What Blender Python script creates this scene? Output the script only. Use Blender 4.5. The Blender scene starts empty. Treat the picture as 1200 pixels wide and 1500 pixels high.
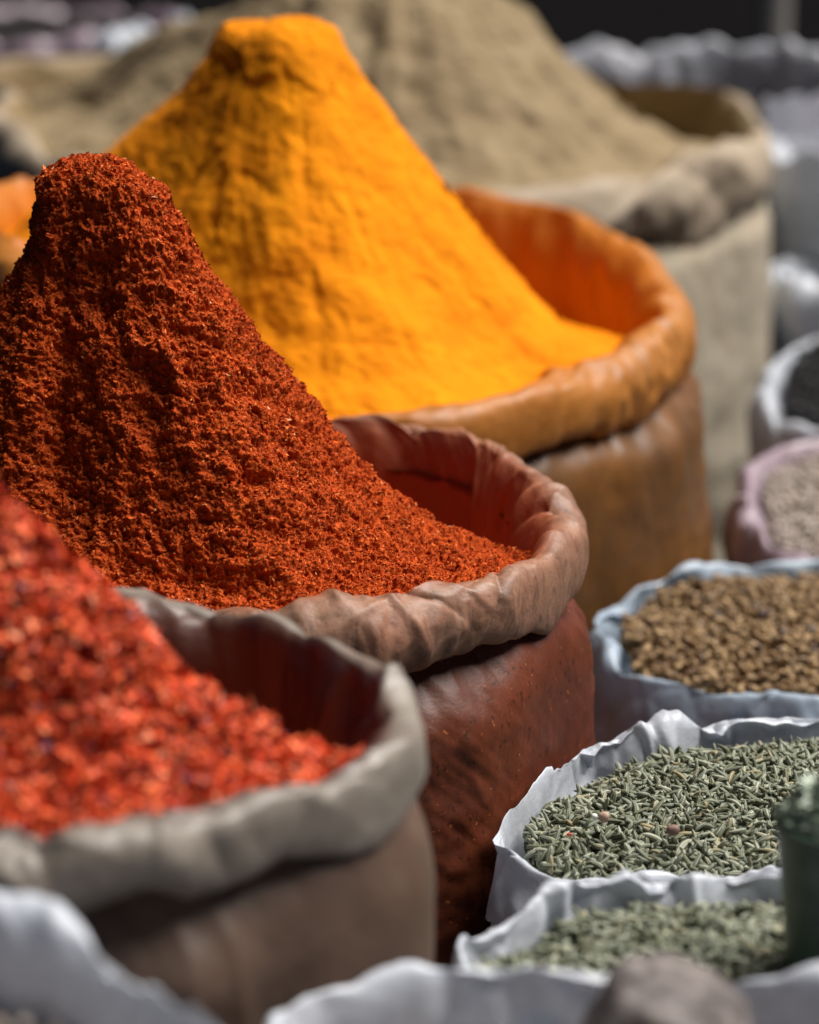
import bpy, math
import numpy as np

rng = np.random.default_rng(7)
PI = math.pi
H = 0.40                 # camera height above the large sacks' rims
CAMZ = 1.05
PITCH = math.radians(17)
FPX = 3860.0             # focal length in pixels of the 1200 x 1500 photograph
sc = bpy.context.scene
COL = sc.collection

# ------------------------------------------------------------------ measuring aid
def ray(px, py):
    a, b = (px - 600) / FPX, (750 - py) / FPX
    return np.array([a, math.cos(PITCH) + b * math.sin(PITCH), -math.sin(PITCH) + b * math.cos(PITCH)])
def at_z(px, py, z):
    d = ray(px, py); k = (z - CAMZ) / d[2]
    return np.array([0, 0, CAMZ]) + d * k
def at_y(px, py, y):
    d = ray(px, py); k = y / d[1]
    return np.array([0, 0, CAMZ]) + d * k

# ------------------------------------------------------------------ noise
_prm = np.random.default_rng(11).permutation(256)
_perm = np.concatenate([_prm, _prm, _prm])
_g = np.random.default_rng(12).normal(size=(256, 3)); _g /= np.linalg.norm(_g, axis=1)[:, None]
def perlin(p):
    p = np.asarray(p, dtype=np.float64)
    i = np.floor(p).astype(np.int64); f = p - i; i &= 255
    w = f * f * f * (f * (f * 6 - 15) + 10)
    out = 0
    for dx in (0, 1):
        for dy in (0, 1):
            for dz in (0, 1):
                h = _perm[_perm[_perm[i[:, 0] + dx] + i[:, 1] + dy] + i[:, 2] + dz]
                g = _g[h]
                d = g[:, 0] * (f[:, 0] - dx) + g[:, 1] * (f[:, 1] - dy) + g[:, 2] * (f[:, 2] - dz)
                wx = w[:, 0] if dx else 1 - w[:, 0]
                wy = w[:, 1] if dy else 1 - w[:, 1]
                wz = w[:, 2] if dz else 1 - w[:, 2]
                out = out + d * wx * wy * wz
    return out * 1.6
def fbm(p, octv=4, gain=0.5):
    p = np.asarray(p, dtype=np.float64); a = 1.0; o = 0
    for k in range(octv):
        o = o + a * perlin(p + 17.3 * k); p = p * 2.03; a *= gain
    return o
def ridged(p, octv=3, gain=0.5):
    p = np.asarray(p, dtype=np.float64); a = 1.0; o = 0
    for k in range(octv):
        o = o + a * (1 - 2.2 * np.abs(perlin(p + 9.7 * k))); p = p * 2.1; a *= gain
    return o
def crumple3(p, seed=0):
    """creased sheet: cones around scattered points that meet in sharp ridges"""
    p = np.asarray(p, float) + 0.35 * np.stack([perlin(p * 0.9 + 5 + seed), perlin(p * 0.9 + 55 + seed), perlin(p * 0.9 + 105 + seed)], 1)
    i = np.floor(p).astype(np.int64); best = np.full(len(p), 9.0)
    for dx in (-1, 0, 1):
        for dy in (-1, 0, 1):
            for dz in (-1, 0, 1):
                c = i + np.array([dx, dy, dz])
                h = _perm[_perm[_perm[(c[:, 0] + seed) & 255] + (c[:, 1] & 255)] + (c[:, 2] & 255)]
                q = c + 0.5 + 0.5 * _g[h]
                best = np.minimum(best, np.sqrt(((p - q) ** 2).sum(1)) + 0.25 * _g[(h + 31) & 255][:, 0])
    return best
def sstep(a, b, x):
    t = np.clip((x - a) / (b - a), 0, 1); return t * t * (3 - 2 * t)

# ------------------------------------------------------------------ objects
def set_id(o, label=None, cat=None, group=None, kind=None):
    if label: o['label'] = label
    if cat: o['category'] = cat
    if group: o['group'] = group
    if kind: o['kind'] = kind
    return o
def empty(name, loc, label, cat, group=None):
    o = bpy.data.objects.new(name, None); COL.objects.link(o)
    o.empty_display_size = 0.05
    o.location = loc
    return set_id(o, label, cat, group)
def mesh_obj(name, V, F, mats, parent=None, smooth=True, fmat=None, attrs=None):
    """V (n,3) world coordinates, F (m,k) array or list of arrays of one width each."""
    me = bpy.data.meshes.new(name)
    Fs = F if isinstance(F, list) else [F]
    V = np.asarray(V, dtype=np.float32)
    off = np.zeros(3)
    if parent is not None: off = np.array(parent.location)
    nl = sum(f.size for f in Fs); nf = sum(len(f) for f in Fs)
    me.vertices.add(len(V)); me.vertices.foreach_set('co', (V - off.astype(np.float32)).ravel())
    me.loops.add(nl); me.polygons.add(nf)
    me.loops.foreach_set('vertex_index', np.concatenate([f.ravel() for f in Fs]).astype(np.int32))
    tot = np.concatenate([np.full(len(f), f.shape[1]) for f in Fs]).astype(np.int32)
    me.polygons.foreach_set('loop_start', (np.cumsum(tot) - tot).astype(np.int32))
    me.polygons.foreach_set('loop_total', tot)
    me.polygons.foreach_set('use_smooth', np.full(nf, smooth))
    for m in (mats if isinstance(mats, (list, tuple)) else [mats]): me.materials.append(m)
    if fmat is not None: me.polygons.foreach_set('material_index', np.asarray(fmat, dtype=np.int32))
    for k, a in (attrs or {}).items():
        at = me.attributes.new(k, 'FLOAT', 'POINT'); at.data.foreach_set('value', np.asarray(a, dtype=np.float32))
    me.update(calc_edges=True); me.validate()
    o = bpy.data.objects.new(name, me); COL.objects.link(o)
    if parent is not None: o.parent = parent
    return o
def grid_faces(nu, nv):
    """nu wraps round, nv runs along the profile; vertex index = v * nu + u"""
    u = np.arange(nu); v = np.arange(nv - 1)
    U, Vv = np.meshgrid(u, v)
    a = Vv * nu + U; b = Vv * nu + (U + 1) % nu
    return np.stack([a, b, b + nu, a + nu], -1).reshape(-1, 4)

# ------------------------------------------------------------------ materials
class NT:
    def __init__(s, name):
        s.m = bpy.data.materials.new(name); s.m.use_nodes = True
        s.t = s.m.node_tree; s.t.nodes.clear()
        s.out = s.n('ShaderNodeOutputMaterial'); s.b = s.n('ShaderNodeBsdfPrincipled')
        s.l(s.b.outputs[0], s.out.inputs[0])
        s.co = s.n('ShaderNodeNewGeometry')
    def n(s, t, **k):
        x = s.t.nodes.new(t)
        for a, v in k.items(): setattr(x, a, v)
        return x
    def l(s, a, b): s.t.links.new(a, b)
    def noise(s, scale, detail=4, rough=0.55, stretch=None, dist=0.0):
        x = s.n('ShaderNodeTexNoise'); x.inputs['Scale'].default_value = scale
        x.inputs['Detail'].default_value = detail; x.inputs['Roughness'].default_value = rough
        x.inputs['Distortion'].default_value = dist
        if stretch:
            mp = s.n('ShaderNodeMapping'); mp.inputs['Scale'].default_value = stretch
            s.l(s.co.outputs['Position'], mp.inputs[0]); s.l(mp.outputs[0], x.inputs['Vector'])
        else: s.l(s.co.outputs['Position'], x.inputs['Vector'])
        return x.outputs['Fac']
    def ramp(s, fac, stops, interp='LINEAR'):
        r = s.n('ShaderNodeValToRGB'); r.color_ramp.interpolation = interp
        e = r.color_ramp.elements
        while len(e) < len(stops): e.new(0.5)
        for q, (p, c) in zip(e, stops):
            q.position = p; q.color = (c[0], c[1], c[2], 1) if hasattr(c, '__len__') else (c, c, c, 1)
        s.l(fac, r.inputs[0]); return r.outputs[0]
    def mix(s, fac, a, b, mode='MIX'):
        x = s.n('ShaderNodeMix', data_type='RGBA', blend_type=mode)
        for i, v in ((0, fac), (6, a), (7, b)):
            if isinstance(v, bpy.types.NodeSocket): s.l(v, x.inputs[i])
            elif i == 0: x.inputs[0].default_value = v
            else: x.inputs[i].default_value = (v[0], v[1], v[2], 1)
        return x.outputs[2]
    def math(s, op, a, b=0.0, clamp=False):
        x = s.n('ShaderNodeMath', operation=op, use_clamp=clamp)
        for i, v in ((0, a), (1, b)):
            if isinstance(v, bpy.types.NodeSocket): s.l(v, x.inputs[i])
            else: x.inputs[i].default_value = v
        return x.outputs[0]
    def attr(s, name):
        x = s.n('ShaderNodeAttribute', attribute_name=name); return x.outputs['Fac']
    def bump(s, h, strength, dist, prev=None):
        x = s.n('ShaderNodeBump'); x.inputs['Strength'].default_value = strength; x.inputs['Distance'].default_value = dist
        s.l(h, x.inputs['Height'])
        if prev: s.l(prev, x.inputs['Normal'])
        return x.outputs[0]
    def done(s, col=None, rough=0.8, spec=0.3, normal=None, trans=0.0):
        if isinstance(col, bpy.types.NodeSocket): s.l(col, s.b.inputs['Base Color'])
        elif col: s.b.inputs['Base Color'].default_value = (*col, 1)
        if isinstance(rough, bpy.types.NodeSocket): s.l(rough, s.b.inputs['Roughness'])
        else: s.b.inputs['Roughness'].default_value = rough
        s.b.inputs['Specular IOR Level'].default_value = spec
        if normal: s.l(normal, s.b.inputs['Normal'])
        if trans:
            t = s.n('ShaderNodeBsdfTranslucent'); mx = s.n('ShaderNodeMixShader'); mx.inputs[0].default_value = trans
            if isinstance(col, bpy.types.NodeSocket): s.l(col, t.inputs[0])
            elif col: t.inputs[0].default_value = (*col, 1)
            if normal: s.l(normal, t.inputs['Normal'])
            s.l(s.b.outputs[0], mx.inputs[1]); s.l(t.outputs[0], mx.inputs[2]); s.l(mx.outputs[0], s.out.inputs[0])
        return s.m

def cloth_mat(name, base, base2, dust, rough=0.6, spec=0.3, grime=(0.08, 0.06, 0.05), grime_amt=0.5,
              weave=0.0, trans=0.0, dust_noise=0.35, fine=1.0, streak=0.0, wrinkle=0.35, wr_scale=38.0, specks=None, lump=0.2):
    """sack cloth, paper or plastic: two tones of the stuff itself, spice dust by the 'dust' attribute, grime in patches"""
    k = NT(name)
    c = k.mix(k.ramp(k.noise(14, 5, 0.6), [(0.35, 0), (0.68, 1)]), base, base2)
    g = k.ramp(k.noise(38, 6, 0.7), [(0.50, 0), (0.72, 1)])
    c = k.mix(k.math('MULTIPLY', g, grime_amt), c, grime)
    sp = k.ramp(k.noise(420, 3, 0.6), [(0.64, 0), (0.70, 1)])
    c = k.mix(k.math('MULTIPLY', sp, grime_amt * 0.9), c, grime)
    if streak:
        st = k.ramp(k.noise(90, 6, 0.75, (1.0, 1.0, 0.35), 1.5), [(0.45, 0), (0.66, 1)])
        c = k.mix(k.math('MULTIPLY', st, streak), c, grime)
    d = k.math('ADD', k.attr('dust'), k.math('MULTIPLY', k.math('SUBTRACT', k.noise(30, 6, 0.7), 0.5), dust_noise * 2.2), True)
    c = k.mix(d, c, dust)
    if specks:
        c = k.mix(k.ramp(k.noise(330, 2, 0.5), [(0.69, 0), (0.73, 1)]), c, specks)
        c = k.mix(k.math('MULTIPLY', k.ramp(k.noise(210, 3, 0.6), [(0.60, 0), (0.68, 1)]), 0.7), c, grime)
    n = k.bump(k.noise(60, 5, 0.6), lump, 0.004)
    rg = k.n('ShaderNodeTexNoise', noise_type='RIDGED_MULTIFRACTAL'); mp = k.n('ShaderNodeMapping')
    mp.inputs['Rotation'].default_value = (0.5, 0.4, 0.3); mp.inputs['Scale'].default_value = (1, 1, 0.55)
    k.l(k.co.outputs['Position'], mp.inputs[0]); k.l(mp.outputs[0], rg.inputs['Vector'])
    rg.inputs['Scale'].default_value = wr_scale; rg.inputs['Detail'].default_value = 3; rg.inputs['Roughness'].default_value = 0.5; rg.inputs['Distortion'].default_value = 0.6
    n = k.bump(rg.outputs['Fac'], wrinkle, 0.0022, n)
    n = k.bump(k.noise(520, 3, 0.6), 0.25 * fine, 0.0006, n)
    if weave:
        w = k.n('ShaderNodeTexWave'); w.bands_direction = 'Z'; w.inputs['Scale'].default_value = 260
        w.inputs['Distortion'].default_value = 1.2; k.l(k.co.outputs['Position'], w.inputs[0])
        n = k.bump(w.outputs['Fac'], weave, 0.0005, n)
    r = k.math('ADD', k.math('MULTIPLY', k.noise(45, 4), 0.3), rough - 0.15)
    return k.done(c, r, spec, n, trans)

def powder_mat(name, stops, scale, bump=0.5, bscale=900, spec=0.1, rough=0.95, bdist=0.0008):
    k = NT(name)
    c = k.ramp(k.noise(scale, 6, 0.65), stops)
    n = k.bump(k.noise(bscale, 4, 0.7), bump, bdist)
    return k.done(c, rough, spec, n)
def chip_mat(name, stops, spec=0.3, rough=0.6, trans=0.0):
    k = NT(name)
    c = k.ramp(k.co.outputs['Random Per Island'], stops)
    return k.done(c, rough, spec, None, trans)

# ------------------------------------------------------------------ rim curves
def kinks(u, n, seed):
    """irregular polygon line round the mouth: straight runs between sharp corners"""
    r = np.random.default_rng(int(seed * 100))
    k = np.sort((np.arange(n) + r.uniform(-0.4, 0.4, n)) / n * 2 * PI); v = r.uniform(-1, 1, n)
    return np.interp(u, np.r_[k[-1] - 2 * PI, k, k[0] + 2 * PI], np.r_[v[-1], v, v[0]])
def rim_curve(center, pts, R0, z, nu, seedv=0, wob=0.02, zw=0.004, smooth=5.0, kn=17, kr=0.012, kz=0.003):
    """closed mouth of a sack: radius and height for nu angles. pts are measured crest points [px, py, dz];
    angles without measurement follow an oval of radii R0 = (rx, ry)."""
    u = np.arange(nu) / nu * 2 * PI
    dn = 180
    ud = np.arange(dn) / dn * 2 * PI
    rx, ry = R0
    rd = 1 / np.sqrt((np.cos(ud) / rx) ** 2 + (np.sin(ud) / ry) ** 2)
    zd = np.zeros(dn); wt = np.full(dn, 0.03)
    num = rd * wt; nz = zd * wt
    sig = math.radians(smooth)
    for i in range(len(pts) - 1):
        for f in np.linspace(0, 1, 8):
            a, b = np.array(pts[i], float), np.array(pts[i + 1], float)
            p = a * (1 - f) + b * f
            w = at_z(p[0], p[1], z + p[2])
            dx, dy = w[0] - center[0], w[1] - center[1]
            ang = math.atan2(dy, dx) % (2 * PI); r = math.hypot(dx, dy)
            da = np.abs((ud - ang + PI) % (2 * PI) - PI)
            k = np.exp(-0.5 * (da / sig) ** 2)
            num += k * r; nz += k * p[2]; wt += k
    rd, zd = num / wt, nz / wt
    P = np.stack([np.cos(u) * 3 + seedv, np.sin(u) * 3, np.full(nu, 5.1 + seedv)], 1)
    ext = lambda a: np.interp(u, np.concatenate([ud, [2 * PI]]), np.concatenate([a, a[:1]]))
    r = ext(rd); zz = ext(zd)
    kk = np.array([0.05, 0.1, 0.2, 0.3, 0.2, 0.1, 0.05]); kk /= kk.sum()
    for _ in range(2):
        r = np.convolve(np.concatenate([r[-3:], r, r[:3]]), kk, 'valid')
        zz = np.convolve(np.concatenate([zz[-3:], zz, zz[:3]]), kk, 'valid')
    r = r * (1 + wob * fbm(P, 3)); zz = zz + zw * fbm(P * 1.4 + 8, 3)
    r = r * (1 + kr * kinks(u, kn, seedv)); zz = zz + kz * kinks(u, kn + 4, seedv + 1)
    return u, r, z + zz

def catmull(pts, n):
    p = np.array(pts, float)
    p = np.vstack([2 * p[0] - p[1], p, 2 * p[-1] - p[-2]])
    t = np.linspace(0, len(p) - 3 - 1e-6, n); i = t.astype(int); f = (t - i)[:, None]
    a, b, c, d = p[i], p[i + 1], p[i + 2], p[i + 3]
    return 0.5 * (2 * b + (c - a) * f + (2 * a - 5 * b + 4 * c - d) * f ** 2 + (3 * b - a - 3 * c + d) * f ** 3)

ROLL = [(-0.45, -4.0), (-0.50, -2.2), (-0.48, -1.2), (-0.40, -0.6), (-0.26, -0.22), (-0.10, -0.035), (0.0, 0.0), (0.13, -0.015),
        (0.29, -0.10), (0.42, -0.28), (0.46, -0.50), (0.42, -0.74), (0.28, -0.94), (0.08, -1.0), (-0.12, -0.90)]
FOLD = [(-0.40, -3.2), (-0.34, -1.8), (-0.26, -0.9), (-0.16, -0.35), (-0.06, -0.06), (0.0, 0.0), (0.10, -0.04), (0.26, -0.24),
        (0.42, -0.55), (0.56, -0.85), (0.60, -1.05), (0.50, -1.12), (0.30, -1.05)]

def make_collar(parent, center, rim, t, h, mat, prof=ROLL, name='rolled_rim', nv=64, sd=0.0, crease=0.004, pleat=0.004,
                fine=0.0012, var=0.25, pleat_k=26, dust_in=1.0, dust_out=0.25, facet=0.0, nfold=26, fdepth=0.004, fwidth=0.045, zones=None, inner=0.005):
    u, R, Z = rim; nu = len(u)
    pr = catmull(prof, nv); s = np.linspace(0, 1, nv)
    cu = np.stack([np.cos(u), np.sin(u)], 1)
    q = np.stack([cu[:, 0] * 2.2 + sd, cu[:, 1] * 2.2, np.full(nu, sd * 1.7)], 1)
    tv = t * (1 + var * fbm(q, 3)); hv = h * (1 + var * fbm(q + 31, 3))
    r = R[None] + pr[:, :1] * tv[None]; z = Z[None] + pr[:, 1:] * hv[None]
    # outward normal of the profile
    tg = np.gradient(pr * np.array([[t, h]]), axis=0); tg /= np.linalg.norm(tg, axis=1)[:, None] + 1e-9
    nr, nz = -tg[:, 1], tg[:, 0]
    S = s[:, None] * np.ones((1, nu))
    arc = np.cumsum(np.r_[0, np.linalg.norm(np.diff(pr * np.array([[t, h]]), axis=0), axis=1)])[:, None] * np.ones((1, nu))
    rm = R.mean()
    shear = 0.6 * np.sin(S * 5 + sd) * 0.25
    uu = u[None] + shear * 0.3
    def cyl(k, kv, o): return np.stack([(np.cos(uu) * rm * k + o).ravel(), (np.sin(uu) * rm * k).ravel(), (arc * kv + o * 1.3).ravel()], 1)
    q1 = cyl(1, 1, 0) + sd * 3.1
    lean = np.stack([q1[:, 0] + 0.5 * arc.ravel(), q1[:, 1] - 0.4 * arc.ravel(), q1[:, 2]], 1)
    D = crease * 2.0 * (crumple3(lean * np.array([13, 13, 9.0]), 3) - 0.55)
    msk = sstep(0.05, 0.5, perlin(cyl(6, 3, sd + 40)))
    D = D + pleat * msk * (ridged(np.stack([lean[:, 0] * pleat_k * 1.7, lean[:, 1] * pleat_k * 1.7, lean[:, 2] * 6], 1), 2) - 0.35)
    D = D - crease * 0.8 * (crumple3(lean * np.array([46, 46, 20.0]) + 7, 9) - 0.55) * sstep(0.0, 0.5, perlin(cyl(9, 9, sd + 60)))
    D = D + fine * fbm(cyl(90, 90, sd + 5), 3) + crease * 0.5 * fbm(cyl(7, 6, sd + 11), 2)
    if facet:
        D = D + facet * 1.6 * (crumple3(q1 * np.array([21, 21, 13.0]) + 3, 17) - 0.55) - facet * 0.7 * (crumple3(q1 * np.array([48, 48, 30.0]) + 3, 27) - 0.55)
    insd = np.exp(-((S - 0.22) / 0.13) ** 2).ravel()
    D = D + inner * insd * ((crumple3(q1 * np.array([20, 20, 9.0]) + 13, 41) - 0.55) * 1.7 + 0.5 * (ridged(q1 * np.array([26, 26, 6.0]), 2) - 0.4))
    D = D.reshape(nv, nu)
    fr = np.random.default_rng(int(sd * 1000) + 5)
    for _ in range(nfold):
        uk, wk = fr.uniform(0, 2 * PI), fwidth * fr.uniform(0.4, 1.6)
        if zones and fr.random() < 0.8:
            zc, zs_ = zones[fr.integers(len(zones))]; uk = math.radians(zc + fr.normal() * zs_)
        dk = fdepth * fr.uniform(0.3, 1.3) * (1 if fr.random() < 0.55 else -0.8)
        s0 = fr.choice([0.30, 0.40, 0.50, 0.75]) + fr.uniform(-0.08, 0.08); sw = fr.uniform(0.10, 0.28); sl_ = fr.normal() * 0.5
        du = (u[None] - uk - sl_ * (S - s0) + PI) % (2 * PI) - PI
        side = np.where(du > 0, 1.0, fr.uniform(1.0, 3.0))
        D -= dk * np.exp(-np.sqrt((du * side / wk) ** 2 + 0.01)) * np.exp(-((S - s0) / sw) ** 2)
    fade = sstep(0, 0.12, S)
    D *= fade
    r = r + D * nr[:, None]; z = z + D * nz[:, None]
    V = np.stack([center[0] + r * np.cos(u)[None], center[1] + r * np.sin(u)[None], z], -1).reshape(-1, 3)
    icrest = np.argmin(np.abs(pr[:, 1]) + 0.2 * np.abs(pr[:, 0]))
    sc_ = s[icrest]
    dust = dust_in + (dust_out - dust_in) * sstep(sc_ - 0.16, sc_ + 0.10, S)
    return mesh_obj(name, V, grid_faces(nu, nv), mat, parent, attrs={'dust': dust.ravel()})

def make_body(parent, center, rim, t, h, mat, bulge=0.06, name='body', nv=120, sd=0.0, tuck=0.35, fold=0.006, crumple=0.003,
              dust_top=0.3, z0=0.0, foot=0.9, seam=None, wrz=None):
    u, R, Z = rim; nu = len(u)
    s = np.linspace(0, 1, nv)
    top = Z - h * 0.62
    zz = top[None] * (1 - s[:, None]) + z0 * s[:, None]
    d = top[None] - zz                                     # distance below the collar
    bl = sstep(0, 0.05, d)
    Rm = R.mean(); R2 = R[None] * (1 - 0.35 * sstep(0, 0.3, d)) + Rm * 0.35 * sstep(0, 0.3, d)
    r = R2 - tuck * t * (1 - bl) + Rm * bulge * (0.75 * sstep(-0.02, 0.045, d) + 0.25 * sstep(0.0, 0.16, d))
    r = r * (1 - (1 - foot) * sstep(0.85, 1.0, s[:, None] * np.ones((1, nu))))
    def cyl(k, kv, o): return np.stack([np.broadcast_to(np.cos(u)[None] * Rm * k + o, d.shape).ravel(),
                                        np.broadcast_to(np.sin(u)[None] * Rm * k, d.shape).ravel(), (zz * kv + o).ravel()], 1)
    D = fold * (ridged(cyl(14, 2.2, sd + 1), 2) - 0.3).reshape(d.shape) * (0.35 + 0.65 * np.exp(-d / 0.12)) * sstep(-0.01, 0.05, d)
    D += crumple * 1.5 * (crumple3(cyl(13, 24, sd + 7), 5) - 0.5).reshape(d.shape) * (sstep(-0.5, 0.4, perlin(cyl(5, 5, sd + 77)))).reshape(d.shape)
    D -= crumple * 0.6 * (crumple3(cyl(34, 70, sd + 9), 6) - 0.5).reshape(d.shape) * (sstep(-0.2, 0.4, perlin(cyl(7, 7, sd + 97)))).reshape(d.shape)
    D += fold * 1.3 * fbm(cyl(5, 5, sd + 15), 2).reshape(d.shape)
    D += 0.0012 * fbm(cyl(60, 60, sd + 4), 3).reshape(d.shape)
    if wrz:
        zu, zs, dz_, ds, amp = wrz
        du = (u[None] - math.radians(zu) + PI) % (2 * PI) - PI
        q = cyl(1, 1, sd + 2); q = np.stack([q[:, 0] * 22, q[:, 1] * 22, q[:, 2] * 95 + 14 * np.broadcast_to(u[None], d.shape).ravel()], 1)
        D += amp * (ridged(q, 2) - 0.2).reshape(d.shape) * np.exp(-(du / math.radians(zs)) ** 2 - ((d - dz_) / ds) ** 2)
    r = r + D
    if seam is not None:
        r = r + 0.0022 * np.exp(-(((u[None] - seam + PI) % (2 * PI) - PI) * Rm / 0.0016) ** 2)
    V = np.stack([center[0] + r * np.cos(u)[None], center[1] + r * np.sin(u)[None], zz], -1).reshape(-1, 3)
    V = np.vstack([V, [[center[0], center[1], z0]]])
    last = (nv - 1) * nu; k = np.arange(nu)
    tri = np.stack([last + k, last + (k + 1) % nu, np.full(nu, nv * nu)], 1)
    dust = np.append((dust_top * np.exp(-d / 0.15)).ravel(), 0)
    return mesh_obj(name, V, [grid_faces(nu, nv), tri], mat, parent, attrs={'dust': dust})

# ------------------------------------------------------------------ heaps
def heap_surface(rim, center, peak, right, left, base_dz, inset, nu, nv, expo=1.0):
    """returns the point grid (nv, nu, 3) of a poured heap from its peak to its foot inside the sack mouth.
    right / left: profiles [(share of the way out, share of the height)] towards +x and -x."""
    u0, R, Z = rim
    u = np.arange(nu) / nu * 2 * PI
    per = lambda a: np.interp(u, np.r_[u0, 2 * PI], np.r_[a, a[0]])
    R, Z = per(R) - inset, per(Z)
    b = np.array(sorted(base_dz)); bu = np.radians(b[:, 0])
    bd = np.interp(u, np.r_[bu[-1] - 2 * PI, bu, bu[0] + 2 * PI], np.r_[b[-1, 1], b[:, 1], b[0, 1]])
    zb = Z + bd
    B = np.stack([center[0] + R * np.cos(u), center[1] + R * np.sin(u)], 1)
    g = np.linspace(0, 1, nv) ** 0.9
    rp, lp = np.array([(0, 1)] + right), np.array([(0, 1)] + left)
    hr, hl = np.interp(g, rp[:, 0], rp[:, 1]), np.interp(g, lp[:, 0], lp[:, 1])
    kk = np.ones(5) / 5
    sm = lambda a: np.convolve(np.r_[a[0], a[0], a, a[-1], a[-1]], kk, 'valid')
    hr, hl = sm(hr), sm(hl)
    ang = np.arctan2(B[:, 1] - peak[1], B[:, 0] - peak[0])
    w = (1 + np.cos(ang)) / 2
    hh = hr[:, None] * w[None] + hl[:, None] * (1 - w[None])
    X = peak[0] * (1 - g[:, None]) + B[None, :, 0] * g[:, None]
    Y = peak[1] * (1 - g[:, None]) + B[None, :, 1] * g[:, None]
    zz = zb[None] + (peak[2] - zb[None]) * hh
    # carry the foot on a little below the surface so that no gap opens at the cloth
    P = np.stack([X, Y, zz], -1)
    foot = P[-1:].copy(); foot[..., 2] -= 0.03
    cc = np.array(center); foot[..., :2] = cc + (foot[..., :2] - cc) * 0.82
    return np.concatenate([P, foot]), u, g
def grid_normals(P):
    du = np.roll(P, -1, 1) - np.roll(P, 1, 1); dv = np.gradient(P, axis=0)
    n = np.cross(dv, du); n /= np.linalg.norm(n, axis=-1)[..., None] + 1e-12
    n[n[..., 2] < 0] *= -1
    n[0] = (0, 0, 1)
    return n
def sample_grid(P, n, r=rng, bias=None):
    """n random points (area weighted) with normals on a wrapped grid"""
    nv, nu = P.shape[:2]
    A = P[:-1]; Bq = np.roll(P, -1, 1)[:-1]; C = P[1:]
    nrm = np.cross(Bq - A, C - A); area = np.linalg.norm(nrm, axis=-1)
    area[-1] = 0
    if bias is not None: area = area * bias[:-1]
    p = area.ravel() / area.sum()
    idx = r.choice(p.size, n, p=p); iv, iu = idx // nu, idx % nu
    a, b = r.random(n)[:, None], r.random(n)[:, None]
    D = np.roll(P, -1, 1)[1:]
    pt = (A[iv, iu] * (1 - a) + Bq[iv, iu] * a) * (1 - b) + (C[iv, iu] * (1 - a) + D[iv, iu] * a) * b
    N = nrm[iv, iu] / (np.linalg.norm(nrm[iv, iu], axis=1)[:, None] + 1e-12)
    N[N[:, 2] < 0] *= -1
    return pt, N
def frames(N, r=rng, tilt=0.5):
    """random right-handed frames (t, b, n) about normals N leaning by tilt"""
    n = N + r.normal(size=N.shape) * tilt; n /= np.linalg.norm(n, axis=1)[:, None]
    a = r.normal(size=N.shape); t = a - (a * n).sum(1)[:, None] * n; t /= np.linalg.norm(t, axis=1)[:, None]
    return t, np.cross(n, t), n
def chips(pt, N, L, Wd, r=rng, tilt=0.6, curl=0.3, lift=0.0):
    """bent four-cornered flakes"""
    n = len(pt); t, b, nn = frames(N, r, tilt)
    L = (L * np.exp(r.normal(size=n) * 0.35))[:, None]; Wd = (Wd * np.exp(r.normal(size=n) * 0.3))[:, None]
    cv = (r.normal(size=n) * curl)[:, None] * L
    c = pt + N * lift
    j = lambda: 1 + 0.35 * (r.random((n, 1)) - 0.5)
    v = np.stack([c - t * L * .5 * j() - b * Wd * .25 * j() + nn * cv * 0.5, c - b * Wd * .5 * j() - nn * cv * .5, c + t * L * .5 * j() + nn * cv,
                  c + b * Wd * .5 * j() - nn * cv * 0.5], 1)
    F = np.arange(n * 4).reshape(n, 4)
    F = np.concatenate([F[:, [0, 1, 2]], F[:, [0, 2, 3]]])
    return v.reshape(-1, 3), F
def seeds(pt, N, L, Wd, r=rng, tilt=0.35, bend=0.12, rings=5, seg=10, ribs=True, jit=0.0):
    """curved ribbed seeds, all in one vertex list; also returns the rib attribute (pale ribs, darker furrows)"""
    n = len(pt); t, b, nn = frames(N, r, tilt)
    L = (L * np.exp(r.normal(size=n) * 0.16)); Wd = (Wd * np.exp(r.normal(size=n) * 0.16))
    sv = np.linspace(-1, 1, rings + 2); rad = np.sqrt(np.maximum(0, 1 - np.abs(sv) ** 2.2)); rad[0] = rad[-1] = 0.08
    ph = np.arange(seg) / seg * 2 * PI
    rib = np.where(np.arange(seg) % 2 == 0, 1.0, 0.80) if ribs else np.ones(seg)
    bd = (r.normal(size=n) * bend)
    V = np.zeros((n, rings + 2, seg, 3))
    jr = 1 + jit * r.normal(size=(n, rings + 2, seg)) if jit else np.ones((n, rings + 2, seg))
    for i, s_ in enumerate(sv):
        ctr = pt + t * (L * .5 * s_)[:, None] + b * (bd * L * (s_ ** 2 - 0.5))[:, None]
        rr = (rad[i] * rib)[None] * (Wd * .5)[:, None] * jr[:, i]
        V[:, i] = ctr[:, None] + rr[..., None] * (np.cos(ph)[None, :, None] * b[:, None] + 0.8 * np.sin(ph)[None, :, None] * nn[:, None])
    base = (np.arange(n) * (rings + 2) * seg)[:, None]
    f1 = grid_faces(seg, rings + 2)
    F = (base[:, :, None] + f1[None]).reshape(-1, 4)
    cap = np.concatenate([np.arange(seg)[::-1][None], ((rings + 1) * seg + np.arange(seg))[None]])
    Fc = (base[:, :, None] + cap[None]).reshape(-1, seg)
    at = np.broadcast_to((np.arange(seg) % 2 == 0).astype(float)[None, None], V.shape[:3]).ravel()
    return V.reshape(-1, 3), F, Fc, at

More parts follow.
